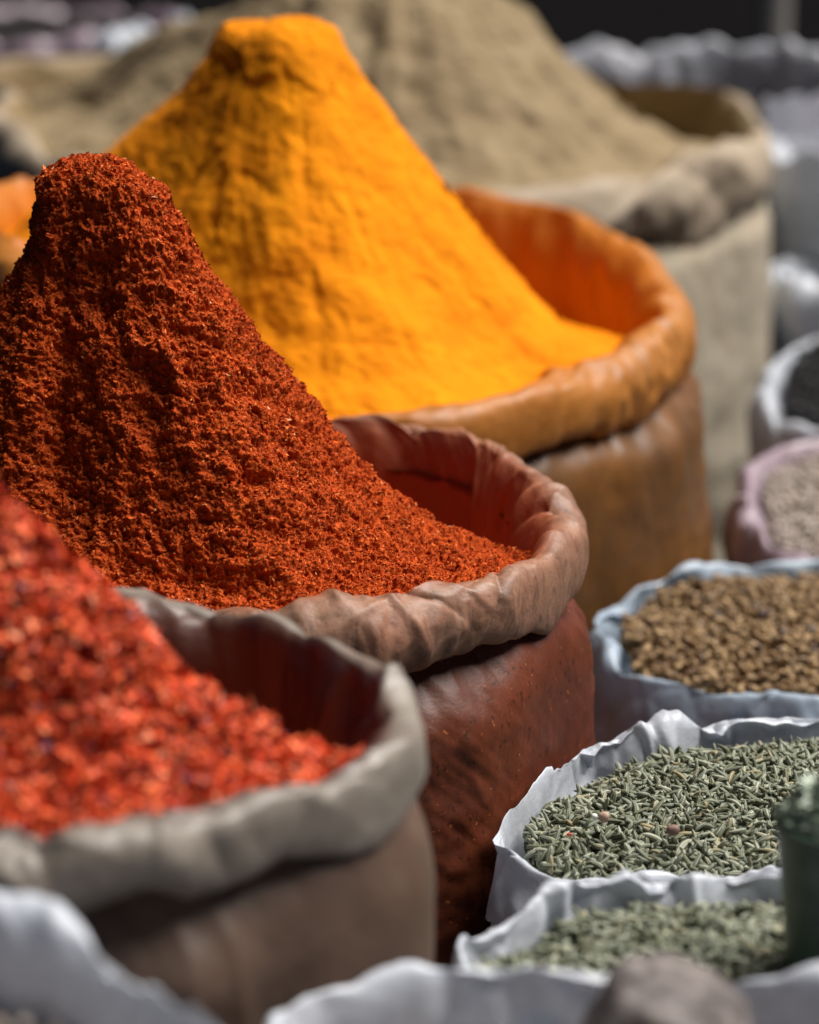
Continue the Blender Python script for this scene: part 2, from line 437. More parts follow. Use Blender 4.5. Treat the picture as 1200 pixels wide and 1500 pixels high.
# ================================================================== the setting
gm = powder_mat('shade black ground', [(0.3, (0.0025, 0.0022, 0.0022)), (0.7, (0.005, 0.0045, 0.0045))], 6, 0.6, 120, 0.02, 1.0, 0.004)  # ground made near black: the unlit background is put into its colour
S = 40.0
g = mesh_obj('ground', [(-S, -S, 0), (S, -S, 0), (S, S, 0), (-S, S, 0)], np.array([[0, 1, 2, 3]]), gm, smooth=False)
set_id(g, kind='structure')

CONTACT = []
def sack(name, label, cat, group, cpx, z, pts, R0, t, h, cm, bm, nu=400, sd=0.0, prof=ROLL, bulge=0.06, body_kw=None, col_kw=None,
         wob=0.008, zw=0.002, smooth=5.0, center=None, z0=0.0, rim_name='rolled_rim', kn=17, kr=0.012, kz=0.003):
    c = center if center is not None else at_z(cpx[0], cpx[1], z)[:2]
    rim = rim_curve(c, pts, R0, z, nu, sd, wob, zw, smooth, kn, kr, kz)
    e = empty(name, (c[0], c[1], z0), label, cat, group)
    make_body(e, c, rim, t, h, bm, bulge=bulge, sd=sd, z0=z0, **(body_kw or {}))
    make_collar(e, c, rim, t, h, cm, prof, sd=sd, name=rim_name, **(col_kw or {}))
    CONTACT.append((label, c, rim[1], bulge, t, z))
    return c, rim

BAGK = dict(kn=15, kr=0.03, kz=0.005)
BIG = 'tall cloth sacks with heaped ground spices'
SMALL = 'plastic bags of seeds and small goods'

# ================================================================== cloth colours
def cols(hexs): 
    f = lambda v: (v / 12.92 if v <= 0.04045 else ((v + 0.055) / 1.055) ** 2.4)
    return tuple(f(int(hexs[i:i + 2], 16) / 255) for i in (0, 2, 4))

RED = (0.17, 0.022, 0.006)
ORG = (0.56, 0.17, 0.008)
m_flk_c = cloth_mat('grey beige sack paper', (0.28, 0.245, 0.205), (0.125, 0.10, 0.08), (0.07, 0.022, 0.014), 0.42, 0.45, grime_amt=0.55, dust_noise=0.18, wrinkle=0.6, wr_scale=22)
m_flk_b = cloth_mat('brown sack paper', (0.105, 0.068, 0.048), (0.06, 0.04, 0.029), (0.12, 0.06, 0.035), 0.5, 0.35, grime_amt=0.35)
m_pap_c = cloth_mat('paprika stained sack paper', (0.35, 0.19, 0.12), (0.21, 0.115, 0.073), (0.28, 0.070, 0.028), 0.5, 0.35, grime=(0.07, 0.045, 0.033), grime_amt=0.7, dust_noise=0.4, streak=0.7)
m_pap_b = cloth_mat('paprika stained woven plastic', (0.125, 0.027, 0.009), (0.06, 0.014, 0.006), (0.16, 0.038, 0.014), 0.46, 0.25, grime=(0.022, 0.008, 0.005), grime_amt=0.9, streak=0.6, specks=(0.30, 0.09, 0.03), lump=0.08, wrinkle=0.3, wr_scale=60)
m_tur_c = cloth_mat('turmeric stained sack paper', (0.46, 0.20, 0.045), (0.33, 0.13, 0.022), (0.42, 0.125, 0.007), 0.5, 0.35, grime=(0.16, 0.065, 0.018), grime_amt=0.65, dust_noise=0.45, streak=0.35, wrinkle=0.6, wr_scale=24)
m_tur_b = cloth_mat('turmeric stained woven plastic', (0.16, 0.064, 0.012), (0.07, 0.034, 0.011), (0.26, 0.10, 0.02), 0.42, 0.35, grime=(0.04, 0.024, 0.012), grime_amt=0.75, streak=0.4)
m_cum_c = cloth_mat('pale beige sack paper', (0.42, 0.345, 0.26), (0.27, 0.21, 0.15), (0.22, 0.155, 0.075), 0.7, 0.2, grime=(0.15, 0.11, 0.08), grime_amt=0.5)
m_cum_b = cloth_mat('pale beige sack cloth', (0.36, 0.32, 0.25), (0.30, 0.26, 0.20), (0.30, 0.22, 0.12), 0.7, 0.2, grime_amt=0.25)
m_white = cloth_mat('white plastic sheet', (0.70, 0.735, 0.80), (0.56, 0.60, 0.67), (0.60, 0.60, 0.58), 0.35, 0.5, grime=(0.22, 0.21, 0.21), grime_amt=0.3, trans=0.25, wrinkle=0.6, wr_scale=26)
m_blue = cloth_mat('pale blue plastic sheet', (0.50, 0.60, 0.70), (0.38, 0.47, 0.58), (0.40, 0.42, 0.42), 0.35, 0.5, grime=(0.15, 0.14, 0.14), grime_amt=0.3, trans=0.25, wrinkle=0.6, wr_scale=26)
m_mauve = cloth_mat('mauve plastic sheet', (0.42, 0.33, 0.38), (0.30, 0.21, 0.26), (0.45, 0.42, 0.42), 0.35, 0.5, grime=(0.12, 0.08, 0.10), grime_amt=0.4, trans=0.15)
m_grey = cloth_mat('grey plastic sheet', (0.46, 0.47, 0.52), (0.33, 0.34, 0.38), (0.2, 0.2, 0.22), 0.4, 0.4, grime=(0.06, 0.06, 0.07), grime_amt=0.4)

# ================================================================== the four big sacks
ZR = CAMZ - H            # 0.65
# -- paprika
c_pap, rim_pap = sack('spice_sack', 'reddish brown stained sack with thick rolled rim around the dark orange paprika heap', 'sack', BIG,
    (350, 755), ZR, [(430, 606, 0), (500, 608, 0), (600, 618, 0), (700, 643, 0), (760, 690, 0), (806, 735, 0), (818, 775, 0), (800, 805, -.002), (750, 827, 0), (700, 846, 0), (620, 868, 0),
                     (545, 880, 0), (480, 888, 0), (400, 887, 0), (200, 878, 0), (100, 868, 0)], (0.178, 0.172), 0.036, 0.040, m_pap_c, m_pap_b, nu=720, sd=1.0,
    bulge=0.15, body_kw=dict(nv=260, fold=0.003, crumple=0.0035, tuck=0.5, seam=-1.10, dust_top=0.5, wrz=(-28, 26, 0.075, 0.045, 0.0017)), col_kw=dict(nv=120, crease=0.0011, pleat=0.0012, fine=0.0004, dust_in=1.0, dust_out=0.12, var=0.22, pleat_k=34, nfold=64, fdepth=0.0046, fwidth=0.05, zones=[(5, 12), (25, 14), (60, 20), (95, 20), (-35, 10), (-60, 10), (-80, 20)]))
# -- chilli flakes
ZF = ZR + 0.042
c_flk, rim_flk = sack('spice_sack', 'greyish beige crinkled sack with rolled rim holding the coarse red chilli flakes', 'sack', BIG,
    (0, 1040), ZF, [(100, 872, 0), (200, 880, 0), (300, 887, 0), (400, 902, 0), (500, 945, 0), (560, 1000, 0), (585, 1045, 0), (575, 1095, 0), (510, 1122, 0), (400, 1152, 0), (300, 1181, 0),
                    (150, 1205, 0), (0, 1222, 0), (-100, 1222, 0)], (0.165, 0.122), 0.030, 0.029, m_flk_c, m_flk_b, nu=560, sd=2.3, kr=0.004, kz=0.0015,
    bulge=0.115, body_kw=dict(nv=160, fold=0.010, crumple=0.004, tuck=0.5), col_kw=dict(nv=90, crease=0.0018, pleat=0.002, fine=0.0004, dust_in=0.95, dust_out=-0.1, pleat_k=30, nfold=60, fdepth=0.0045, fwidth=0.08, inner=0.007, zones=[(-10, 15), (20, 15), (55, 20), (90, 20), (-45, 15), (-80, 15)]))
# -- turmeric
c_tur, rim_tur = sack('spice_sack', 'orange stained sack with rolled rim around the bright yellow turmeric heap', 'sack', BIG,
    (505, 450), ZR, [(560, 270, .03), (640, 272, .03), (700, 283, .03), (770, 292, .026), (840, 310, .022), (930, 360, .016), (975, 405, .010), (980, 450, .004), (950, 490, 0), (880, 520, 0), (800, 550, 0), (760, 566, 0), (700, 580, 0),
                     (600, 596, 0), (520, 602, 0), (400, 596, 0), (150, 500, .02), (60, 405, .04), (0, 345, .055), (-25, 300, .06), (20, 266, .055), (120, 255, .045)], (0.255, 0.245), 0.042, 0.050, m_tur_c, m_tur_b, nu=480, sd=3.1,
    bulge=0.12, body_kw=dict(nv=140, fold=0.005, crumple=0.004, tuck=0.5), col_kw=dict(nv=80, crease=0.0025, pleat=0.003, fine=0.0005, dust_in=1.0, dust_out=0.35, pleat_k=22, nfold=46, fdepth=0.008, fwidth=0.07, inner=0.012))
# -- cumin
c_cum, rim_cum = sack('spice_sack', 'very wide pale beige sack with rolled rim holding the khaki spice powder at the back', 'sack', BIG,
    (580, 180), ZR, [(-10, 95, 0), (60, 85, 0), (180, 88, 0), (870, 78, .0), (960, 95, 0), (1040, 118, 0), (1100, 160, 0), (1110, 195, 0), (1070, 222, 0), (1000, 240, 0), (900, 262, 0),
                     (780, 278, 0), (700, 285, 0), (500, 290, 0), (200, 262, 0), (40, 205, 0), (-15, 150, 0)], (0.385, 0.385), 0.055, 0.065, m_cum_c, m_cum_b, nu=360, sd=4.2,
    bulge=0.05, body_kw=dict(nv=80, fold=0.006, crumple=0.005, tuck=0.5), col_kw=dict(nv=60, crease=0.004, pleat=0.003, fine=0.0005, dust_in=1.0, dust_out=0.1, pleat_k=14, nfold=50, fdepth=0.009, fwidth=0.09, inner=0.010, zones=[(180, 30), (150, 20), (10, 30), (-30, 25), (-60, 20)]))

# -- the heaps in them
def powder_heap(name, label, rim, center, peak, right, left, base_dz, inset, nu, nv, disp, mats, cat='spice heap', chip=None, kind=None):
    P, u, g = heap_surface(rim, center, peak, right, left, base_dz, inset, nu, nv)
    N = grid_normals(P)
    D = disp(P.reshape(-1, 3), np.broadcast_to(np.arctan2(P[..., 1] - peak[1], P[..., 0] - peak[0]), P.shape[:2]).ravel(),
             np.repeat(np.r_[g, 1.0], nu)).reshape(P.shape[:2])
    D[0] = D[0].mean()
    P = P + N * D[..., None]
    V = P.reshape(-1, 3); F = grid_faces(nu, len(P))
    Fs = [F]; fm = [np.zeros(len(F), int)]
    if chip:
        v, f = chip(P); Fs.append(f + len(V)); V = np.vstack([V, v]); fm.append(np.ones(len(f), int))
    o = mesh_obj(name, V, Fs, mats, None, True, np.concatenate(fm))
    # origin at the heap's own middle
    return set_id(o, label, cat, None, kind)

# paprika
pk = at_y(112, 238, c_pap[1] + 0.0)
def d_pap(p, a, g):
    r = 0.0035 * fbm(p * 16, 3) + 0.0035 * fbm(np.stack([np.cos(a) * 2.0, np.sin(a) * 2.0, g * 2.6], 1) * 1.4 + 3, 2) * sstep(0.2, 0.6, g)
    r += 0.0036 * (ridged(np.stack([np.cos(a) * 1.7, np.sin(a) * 1.7, g * 2.6], 1) + fbm(p * 12, 2)[:, None] * 0.25 + 31, 2) - 0.4) * sstep(0.2, 0.5, g)
    r += 0.0022 * (ridged(p * 40, 2) - 0.5) * (0.5 + 0.8 * sstep(-0.3, 0.5, perlin(p * 14 + 2))) + 0.0017 * fbm(p * 150, 3) + 0.0013 * fbm(p * 420, 2) - 0.0022 * sstep(0.25, 0.7, perlin(p * 210 + 9))
    return r
m_pap = powder_mat('ground paprika', [(0.3, (0.34, 0.042, 0.007)), (0.7, (0.52, 0.082, 0.012))], 60, 0.6, 1400)
m_papc = chip_mat('paprika fibres', [(0.0, (0.18, 0.018, 0.004)), (0.3, (0.46, 0.060, 0.008)), (0.85, (0.64, 0.115, 0.016)), (0.992, (0.66, 0.20, 0.06)), (1.0, (0.7, 0.38, 0.2))], 0.10, 0.75)
def chips_pap(P):
    pt, N = sample_grid(P, 210000)
    return chips(pt, N, 0.0016, 0.0006, tilt=0.42, curl=0.25, lift=0.0002)
powder_heap('paprika_heap', 'steep dark orange red heap of coarse ground paprika in the reddish brown sack', rim_pap, c_pap, pk,
    [(.08, .995), (.19, .93), (.256, .80), (.295, .70), (.42, .50), (.51, .34), (.59, .22), (.70, .11), (.80, .03), (.88, 0), (1, -.03)],
    [(.16, .985), (.21, .95), (.25, .88), (.29, .80), (.375, .71), (.46, .63), (.8, .22), (1, 0)],
    [(-180, -.012), (-90, -.004), (-50, -.006), (-18, -.016), (10, -.05), (50, -.09), (90, -.09), (150, -.03)], 0.010, 1300, 620, d_pap, [m_pap, m_papc], chip=chips_pap)

# turmeric
pk = at_y(400, 31, c_tur[1] - 0.01)
def d_tur(p, a, g):
    r = 0.0045 * fbm(p * 9, 3) + 0.0026 * fbm(np.stack([np.cos(a) * 3.4, np.sin(a) * 3.4, g * 3.2], 1) + 13, 4) * sstep(0.12, 0.5, g) - 0.004 * np.maximum(0, ridged(np.stack([np.cos(a) * 2.6, np.sin(a) * 2.6, g * 1.7], 1) + 23, 2) - 0.95) * sstep(0.25, 0.5, g)
    r += 0.0016 * fbm(p * 40, 2) + 0.0007 * fbm(p * 150, 3) - 0.003 * np.maximum(0, ridged(p * np.array([22, 22, 12.0]) + 4, 2) - 1.0)
    edge = 0.225 + 0.05 * perlin(np.stack([np.cos(a) * 1.6, np.sin(a) * 1.6, a * 0 + 2.2], 1))
    r += 0.0024 * (1 - sstep(edge - 0.008, edge + 0.012, g)) * sstep(-0.1, 0.6, np.cos(a + 1.0)) + 0.002 * perlin(p * 30 + 4) * (1 - sstep(0.15, 0.25, g))
    return r
m_tur = powder_mat('ground turmeric', [(0.3, (0.60, 0.17, 0.002)), (0.7, (0.78, 0.265, 0.004))], 20, 0.7, 600)
powder_heap('turmeric_heap', 'tall smooth bright yellow orange heap of turmeric powder in the orange stained sack', rim_tur, c_tur, pk,
    [(.07, 1.0), (.15, .965), (.19, .90), (.27, .755), (.38, .58), (.49, .40), (.60, .22), (.70, .06), (.78, -.02), (1, -.10)],
    [(.10, .99), (.17, .97), (.20, .925), (.24, .84), (.34, .67), (.46, .53), (.72, .24), (1, 0)],
    [(-180, -.01), (-90, -.004), (-50, -.006), (-18, -.03), (10, -.07), (50, -.09), (90, -.07), (150, -.02)], 0.014, 620, 320, d_tur, [m_tur])

# cumin
pk = at_y(590, -95, c_cum[1])
def d_cum(p, a, g):
    return 0.012 * fbm(p * 7, 3) + 0.008 * fbm(np.stack([np.cos(a) * 4, np.sin(a) * 4, g], 1) + 33, 3) * sstep(0.1, 0.4, g) + 0.004 * fbm(p * 30, 3) + 0.0012 * fbm(p * 110, 3)
m_cum = powder_mat('khaki spice powder', [(0.3, (0.185, 0.132, 0.072)), (0.7, (0.30, 0.232, 0.14))], 25, 0.6, 400)
powder_heap('cumin_heap', 'large khaki beige heap of ground spice behind the turmeric, its top out of the picture', rim_cum, c_cum, pk,
    [(.1, .98), (.3, .71), (.5, .42), (.65, .21), (.76, .07), (.84, 0), (1, -.04)],
    [(.1, .98), (.3, .72), (.5, .47), (.65, .28), (.8, .11), (1, 0)],
    [(-180, -.015), (-90, -.004), (-50, -.006), (-15, -.03), (10, -.05), (50, -.07), (90, -.05), (150, -.03)], 0.02, 420, 200, d_cum, [m_cum])

# chilli flakes
pk = at_y(-60, 705, c_flk[1] + 0.0)
def d_flk(p, a, g):
    return 0.006 * fbm(p * 20, 3) + 0.0038 * (ridged(p * 50, 2) - 0.5) + 0.002 * fbm(p * 160, 2)
m_flk = powder_mat('red chilli crumbs', [(0.3, (0.20, 0.012, 0.008)), (0.7, (0.40, 0.035, 0.02))], 120, 0.5, 600)
m_flkc = chip_mat('red chilli flakes', [(0.0, (0.04, 0.008, 0.016)), (0.14, (0.15, 0.02, 0.04)), (0.18, (0.46, 0.045, 0.014)), (0.55, (0.86, 0.115, 0.032)), (0.92, (0.82, 0.18, 0.055)), (0.98, (0.82, 0.24, 0.10)), (1.0, (0.8, 0.36, 0.2))], 0.3, 0.5)
def chips_flk(P):
    pt, N = sample_grid(P, 80000)
    return chips(pt, N, 0.0039, 0.0027, tilt=0.75, curl=0.22, lift=0.0012)
powder_heap('chilli_flake_heap', 'bright red heap of coarse chilli flakes with darker bits, nearest heap at the left', rim_flk, c_flk, pk,
    [(.10, .955), (.195, .83), (.31, .665), (.39, .54), (.47, .41), (.57, .24), (.667, .10), (.78, -.02), (1, -.06)],
    [(.1, .95), (.3, .66), (.5, .37), (.75, .10), (1, 0)],
    [(-180, -.01), (-90, -.004), (-60, -.004), (-30, -.008), (-8, -.022), (8, -.04), (25, -.07), (60, -.08), (120, -.06)], 0.010, 420, 220, d_flk, [m_flk, m_flkc], chip=chips_flk)

# ================================================================== plastic bags with seeds
def plain_heap(rim, center, crown, drop, inset, nu=200, nv=60, amp=0.003, fr=30, off=(0, 0)):
    u0, R, Z = rim; u = np.arange(nu) / nu * 2 * PI
    per = lambda a: np.interp(u, np.r_[u0, 2 * PI], np.r_[a, a[0]])
    R, Z = per(R) - inset, per(Z) - drop
    g = np.linspace(0, 1, nv)[:, None]
    zc = Z.mean() + crown
    X = center[0] + off[0] * (1 - g) + R[None] * g * np.cos(u)[None]; Y = center[1] + off[1] * (1 - g) + R[None] * g * np.sin(u)[None]
    zz = zc * (1 - g ** 2) + Z[None] * g ** 2
    P = np.stack([X, Y, zz], -1)
    P[..., 2] += (amp * fbm(P.reshape(-1, 3) * fr, 3)).reshape(P.shape[:2])
    P[0] = P[0].mean(0)
    return P

bag_col = dict(nv=70, crease=0.0030, pleat=0.0022, fine=0.0005, dust_in=0.1, dust_out=0.0, var=0.3, facet=0.007, pleat_k=22, nfold=34, fdepth=0.005, fwidth=0.09)
bag_body = dict(nv=70, fold=0.008, crumple=0.006, tuck=0.1, dust_top=0.0)

# -- fennel bag (in focus)
ZFN = 0.542
c_fen, rim_fen = sack('seed_bag', 'white plastic bag filled with sharply seen green fennel seeds beside the paprika sack', 'bag', SMALL,
    (1075, 1160), ZFN, [(1250, 1035, 0), (1200, 1038, 0), (1100, 1043, 0), (1000, 1056, 0), (930, 1074, 0), (880, 1082, 0), (800, 1122, 0), (750, 1162, 0), (722, 1200, 0), (728, 1235, 0), (780, 1268, 0), (900, 1280, 0),
                        (1000, 1270, 0), (1140, 1272, 0), (1250, 1265, 0)], (0.125, 0.10), 0.022, 0.034, m_white, m_white, nu=480, sd=5.5, prof=FOLD,
    bulge=0.02, body_kw=bag_body, col_kw=dict(bag_col, nv=90), wob=0.012, zw=0.003, smooth=4, rim_name='folded_rim', **BAGK)
m_fen = None
k = NT('fennel seed husk')
isl = k.co.outputs['Random Per Island']
pale = k.ramp(isl, [(0.0, (0.20, 0.205, 0.12)), (0.5, (0.245, 0.27, 0.20)), (0.9, (0.47, 0.51, 0.41)), (1.0, (0.42, 0.36, 0.20))])
dark = k.ramp(isl, [(0.0, (0.022, 0.026, 0.014)), (0.6, (0.055, 0.067, 0.04)), (1.0, (0.16, 0.13, 0.07))])
m_fen = k.done(k.mix(k.attr('rib'), dark, pale), 0.55, 0.3)
m_fen_b = powder_mat('fennel seed mass', [(0.3, (0.03, 0.035, 0.018)), (0.7, (0.08, 0.09, 0.05))], 150, 0.5, 500)
def seed_heap(name, label, P, n, L, Wd, mats, kind='stuff', cat='seeds', bias=None, **kw):
    pt, N = sample_grid(P, n, bias=bias)
    pt = pt + N * (rng.random((n, 1)) - 0.5) * Wd * 3.0
    v, f, fc, at = seeds(pt, N, L, Wd, **kw)
    V0 = P.reshape(-1, 3).copy(); V0[:, 2] -= Wd * 0.7
    F0 = grid_faces(P.shape[1], P.shape[0])
    V = np.vstack([V0, v])
    o = mesh_obj(name, V, [F0, f + len(V0), fc + len(V0)], mats, None, True,
                 np.r_[np.zeros(len(F0)), np.ones(len(f)), np.ones(len(fc))], attrs={'rib': np.r_[np.zeros(len(V0)), at]})
    return set_id(o, label, cat, None, kind)
P_fen = plain_heap(rim_fen, c_fen, 0.012, 0.015, 0.017, off=(0.02, 0.03))
seed_heap('fennel_seeds', 'sharply seen pale green fennel seeds filling the white bag beside the paprika sack', P_fen, 9500, 0.0099, 0.0029, [m_fen_b, m_fen], seg=12, rings=5, tilt=0.65)

def stray(name, label, px, py, rad, col):
    p = at_z(px, py, 0.547)
    P = lump(p, rad, 24, 16, 0.08, px * 0.01)
    o = mesh_obj(name, P.reshape(-1, 3), grid_faces(24, 16), NT(label[:20]).done(col, 0.6, 0.3))
    set_id(o, label, 'seed')
def lump(c, rad, nu=96, nv=64, amp=0.09, sd=0.0, squash=2.4):
    th = np.linspace(0, PI, nv)[:, None]; u = (np.arange(nu) / nu * 2 * PI)[None]
    d = np.stack([np.sin(th) * np.cos(u), np.sin(th) * np.sin(u), np.cos(th) * np.ones_like(u)], -1)
    q = np.sign(d) * np.abs(d) ** (2 / squash)
    s = 1 + (amp * fbm(d.reshape(-1, 3) * 1.6 + sd, 4)).reshape(nv, nu)
    return np.array(c) + q * np.array(rad) * s[..., None]
stray('round_seed', 'small pinkish beige round seed lying on the fennel', 885, 1197, (0.0026, 0.0022, 0.0026), (0.42, 0.28, 0.21))
stray('round_seed', 'small white pellet lying on the fennel next to the pinkish seed', 871, 1196, (0.0015, 0.0015, 0.0014), (0.7, 0.72, 0.65))
stray('round_seed', 'small brown round seed lying on the fennel', 986, 1216, (0.0032, 0.0024, 0.0026), (0.20, 0.125, 0.10))
stray('red_flake', 'tiny red flake lying on the fennel near the left rim', 834, 1222, (0.0012, 0.0009, 0.0007), (0.42, 0.05, 0.03))

# -- front fennel bag
ZF2 = 0.585
c_fe2, rim_fe2 = sack('seed_bag', 'white plastic bag of blurred green seeds with the dark green cup standing in it', 'bag', SMALL,
    (1010, 1365), ZF2, [(1250, 1275, 0), (1140, 1278, 0), (1000, 1284, 0), (900, 1288, 0), (820, 1300, 0), (740, 1342, 0), (680, 1372, 0), (655, 1395, 0), (680, 1430, 0), (800, 1470, 0), (1000, 1490, 0)], (0.105, 0.07), 0.016, 0.03,
    m_white, m_white, nu=360, sd=6.4, prof=FOLD, bulge=0.02, body_kw=bag_body, col_kw=bag_col, wob=0.012, zw=0.003, smooth=4, rim_name='folded_rim', **BAGK)
P_fe2 = plain_heap(rim_fe2, c_fe2, 0.004, 0.014, 0.008, off=(0.02, 0.0))
seed_heap('fennel_seeds', 'blurred pale green fennel seeds around the dark green cup', P_fe2, 4600, 0.0095, 0.0030, [m_fen_b, m_fen], seg=8, rings=4)

# -- brown seeds in the pale blue bag
ZB = 0.50
c_brn, rim_brn = sack('seed_bag', 'pale blue plastic bag with crumpled rim full of brown seeds behind the fennel', 'bag', SMALL,
    (1170, 930), ZB, [(1250, 825, 0), (1150, 832, 0), (1080, 828, 0), (1000, 845, 0), (930, 868, 0), (885, 895, 0), (880, 930, 0), (910, 975, 0), (960, 995, 0), (1050, 1012, 0), (1200, 1032, 0)], (0.125, 0.13), 0.024, 0.045,
    m_blue, m_blue, nu=360, sd=7.7, prof=FOLD, bulge=0.02, body_kw=bag_body, col_kw=bag_col, wob=0.012, smooth=4, rim_name='folded_rim', **BAGK)
P_brn = plain_heap(rim_brn, c_brn, 0.012, 0.008, 0.014)
k = NT('brown seed husk')
m_brn = k.done(k.ramp(k.co.outputs['Random Per Island'], [(0.0, (0.10, 0.055, 0.025)), (0.5, (0.25, 0.155, 0.07)), (0.93, (0.38, 0.26, 0.13)), (1.0, (0.14, 0.11, 0.11))]), 0.6, 0.3)
m_brn_b = powder_mat('brown seed mass', [(0.3, (0.05, 0.028, 0.012)), (0.7, (0.12, 0.07, 0.03))], 150, 0.5, 400)
seed_heap('brown_seeds', 'crinkled tan brown seeds heaped in the pale blue bag', P_brn, 6800, 0.0072, 0.0042, [m_brn_b, m_brn], seg=7, rings=3, ribs=False, jit=0.24, bend=0.3, tilt=0.9)

# -- pale granules in the mauve bag
c_mv, rim_mv = sack('seed_bag', 'mauve tinted plastic bag of pale granules between the blue bag and the black filled bag', 'bag', SMALL,
    (1245, 738), 0.50, [(1250, 635, 0), (1200, 642, 0), (1150, 655, 0), (1105, 685, 0), (1095, 720, 0), (1105, 770, 0), (1150, 800, 0), (1200, 815, 0)], (0.075, 0.12), 0.03, 0.05,
    m_mauve, m_mauve, nu=280, sd=8.2, prof=ROLL, bulge=0.03, body_kw=bag_body, col_kw=dict(bag_col, crease=0.005, pleat=0.006), smooth=5)
P_mv = plain_heap(rim_mv, c_mv, 0.004, 0.012, 0.014)
m_gran = chip_mat('pale granule', [(0.0, (0.30, 0.24, 0.20)), (1.0, (0.55, 0.49, 0.44))], 0.3, 0.6)
m_gran_b = powder_mat('pale granule mass', [(0.3, (0.2, 0.17, 0.14)), (0.7, (0.35, 0.3, 0.27))], 150, 0.5, 400)
seed_heap('pale_granules', 'pale pinkish grey granules in the mauve bag', P_mv, 2500, 0.005, 0.0042, [m_gran_b, m_gran], seg=6, rings=2, ribs=False, jit=0.12)

# -- black goods in the white bag
c_bk, rim_bk = sack('seed_bag', 'small white plastic bag with black contents beside the wide beige sack', 'bag', SMALL,
    (1250, 575), 0.50, [(1250, 480, 0), (1200, 492, 0), (1150, 520, 0), (1125, 560, 0), (1130, 600, 0), (1160, 622, 0), (1200, 640, 0)], (0.075, 0.14), 0.036, 0.06,
    m_white, m_white, nu=240, sd=9.6, prof=ROLL, bulge=0.03, body_kw=bag_body, col_kw=dict(bag_col, crease=0.004, facet=0.003), smooth=5)
P_bk = plain_heap(rim_bk, c_bk, 0.004, 0.006, 0.018)
m_blk = chip_mat('black seed husk', [(0.0, (0.006, 0.0055, 0.007)), (1.0, (0.018, 0.016, 0.017))], 0.25, 0.5)
seed_heap('black_seeds', 'black seeds filling the small white bag', P_bk, 1800, 0.007, 0.006, [m_blk, m_blk], seg=6, rings=2, ribs=False, jit=0.1)

# -- bags far behind at the right
def far_bag(label, px, z, rx, ry, t, h, mat, sd, fill, fill_label, fill_name, bulge=0.03, drop=0.015, crown=0.01):
    c, rim = sack('seed_bag', label, 'bag', SMALL, px, z, [], (rx, ry), t, h, mat, mat, nu=200, sd=sd, prof=ROLL, bulge=bulge,
                  body_kw=dict(bag_body, nv=40), col_kw=dict(bag_col, nv=40, crease=0.007, facet=0.010, pleat_k=12), wob=0.05, zw=0.012, rim_name='rolled_rim')
    P = plain_heap(rim, c, crown, drop, 0.02, 120, 40, 0.006, 15)
    o = mesh_obj(fill_name, P.reshape(-1, 3), grid_faces(P.shape[1], P.shape[0]), fill)
    set_id(o, fill_label, 'heap')
    return c, rim
m_teal = powder_mat('dark teal leaves', [(0.3, (0.02, 0.05, 0.055)), (0.7, (0.12, 0.17, 0.18))], 60, 0.6, 200)
m_maroon = powder_mat('dark maroon petals', [(0.3, (0.025, 0.008, 0.012)), (0.7, (0.06, 0.018, 0.025))], 60, 0.6, 200)
m_black = powder_mat('black dried goods', [(0.3, (0.006, 0.006, 0.006)), (0.7, (0.02, 0.018, 0.018))], 60, 0.6, 200)
far_bag('white crumpled bag with dark teal leaves behind the black filled bag', (1275, 400), 0.50, 0.10, 0.12, 0.04, 0.06, m_white, 11.2, m_teal, 'dark teal dried leaves at the right edge', 'leaf_heap', drop=0.03)
far_bag('white crumpled bag with maroon petals right of the wide beige sack', (1325, 205), 0.60, 0.15, 0.17, 0.05, 0.07, m_white, 12.9, m_maroon, 'dark maroon dried petals in the far white bag', 'petal_heap', drop=0.05)
far_bag('large grey plastic bag behind the right end of the wide beige sack', (985, 105), 0.645, 0.28, 0.24, 0.07, 0.11, m_grey, 13.4, m_black, 'black goods in the large grey bag', 'dried_goods_heap', drop=0.09)
p = at_y(1132, 60, 4.2)
nu = 32; u = np.arange(nu) / nu * 2 * PI
pz = [(0.05, 0), (0.05, 0.02), (0.028, 0.03), (0.024, 1.6), (0.026, 1.62), (0.0, 1.63)]
o = mesh_obj('pole', np.array([[(p[0] + r * math.cos(a), p[1] + r * math.sin(a), z) for a in u] for r, z in pz]).reshape(-1, 3), grid_faces(nu, len(pz)),
             NT('grey painted metal').done((0.10, 0.095, 0.09), 0.6, 0.3))
set_id(o, 'blurred grey pole standing far behind at the top right', 'pole')
# -- far left
far_bag('mauve plastic bag with black goods at the far left', (80, 28), 0.58, 0.19, 0.22, 0.05, 0.07, m_mauve, 14.6, m_black, 'black goods in the mauve bag at the far left', 'dried_goods_heap')
far_bag('crumpled white bag peeping out behind the left rim of the wide beige sack', (290, 50), 0.62, 0.12, 0.12, 0.05, 0.07, m_white, 15.1, m_teal, 'dark leaves in the white bag behind the beige sack', 'leaf_heap')

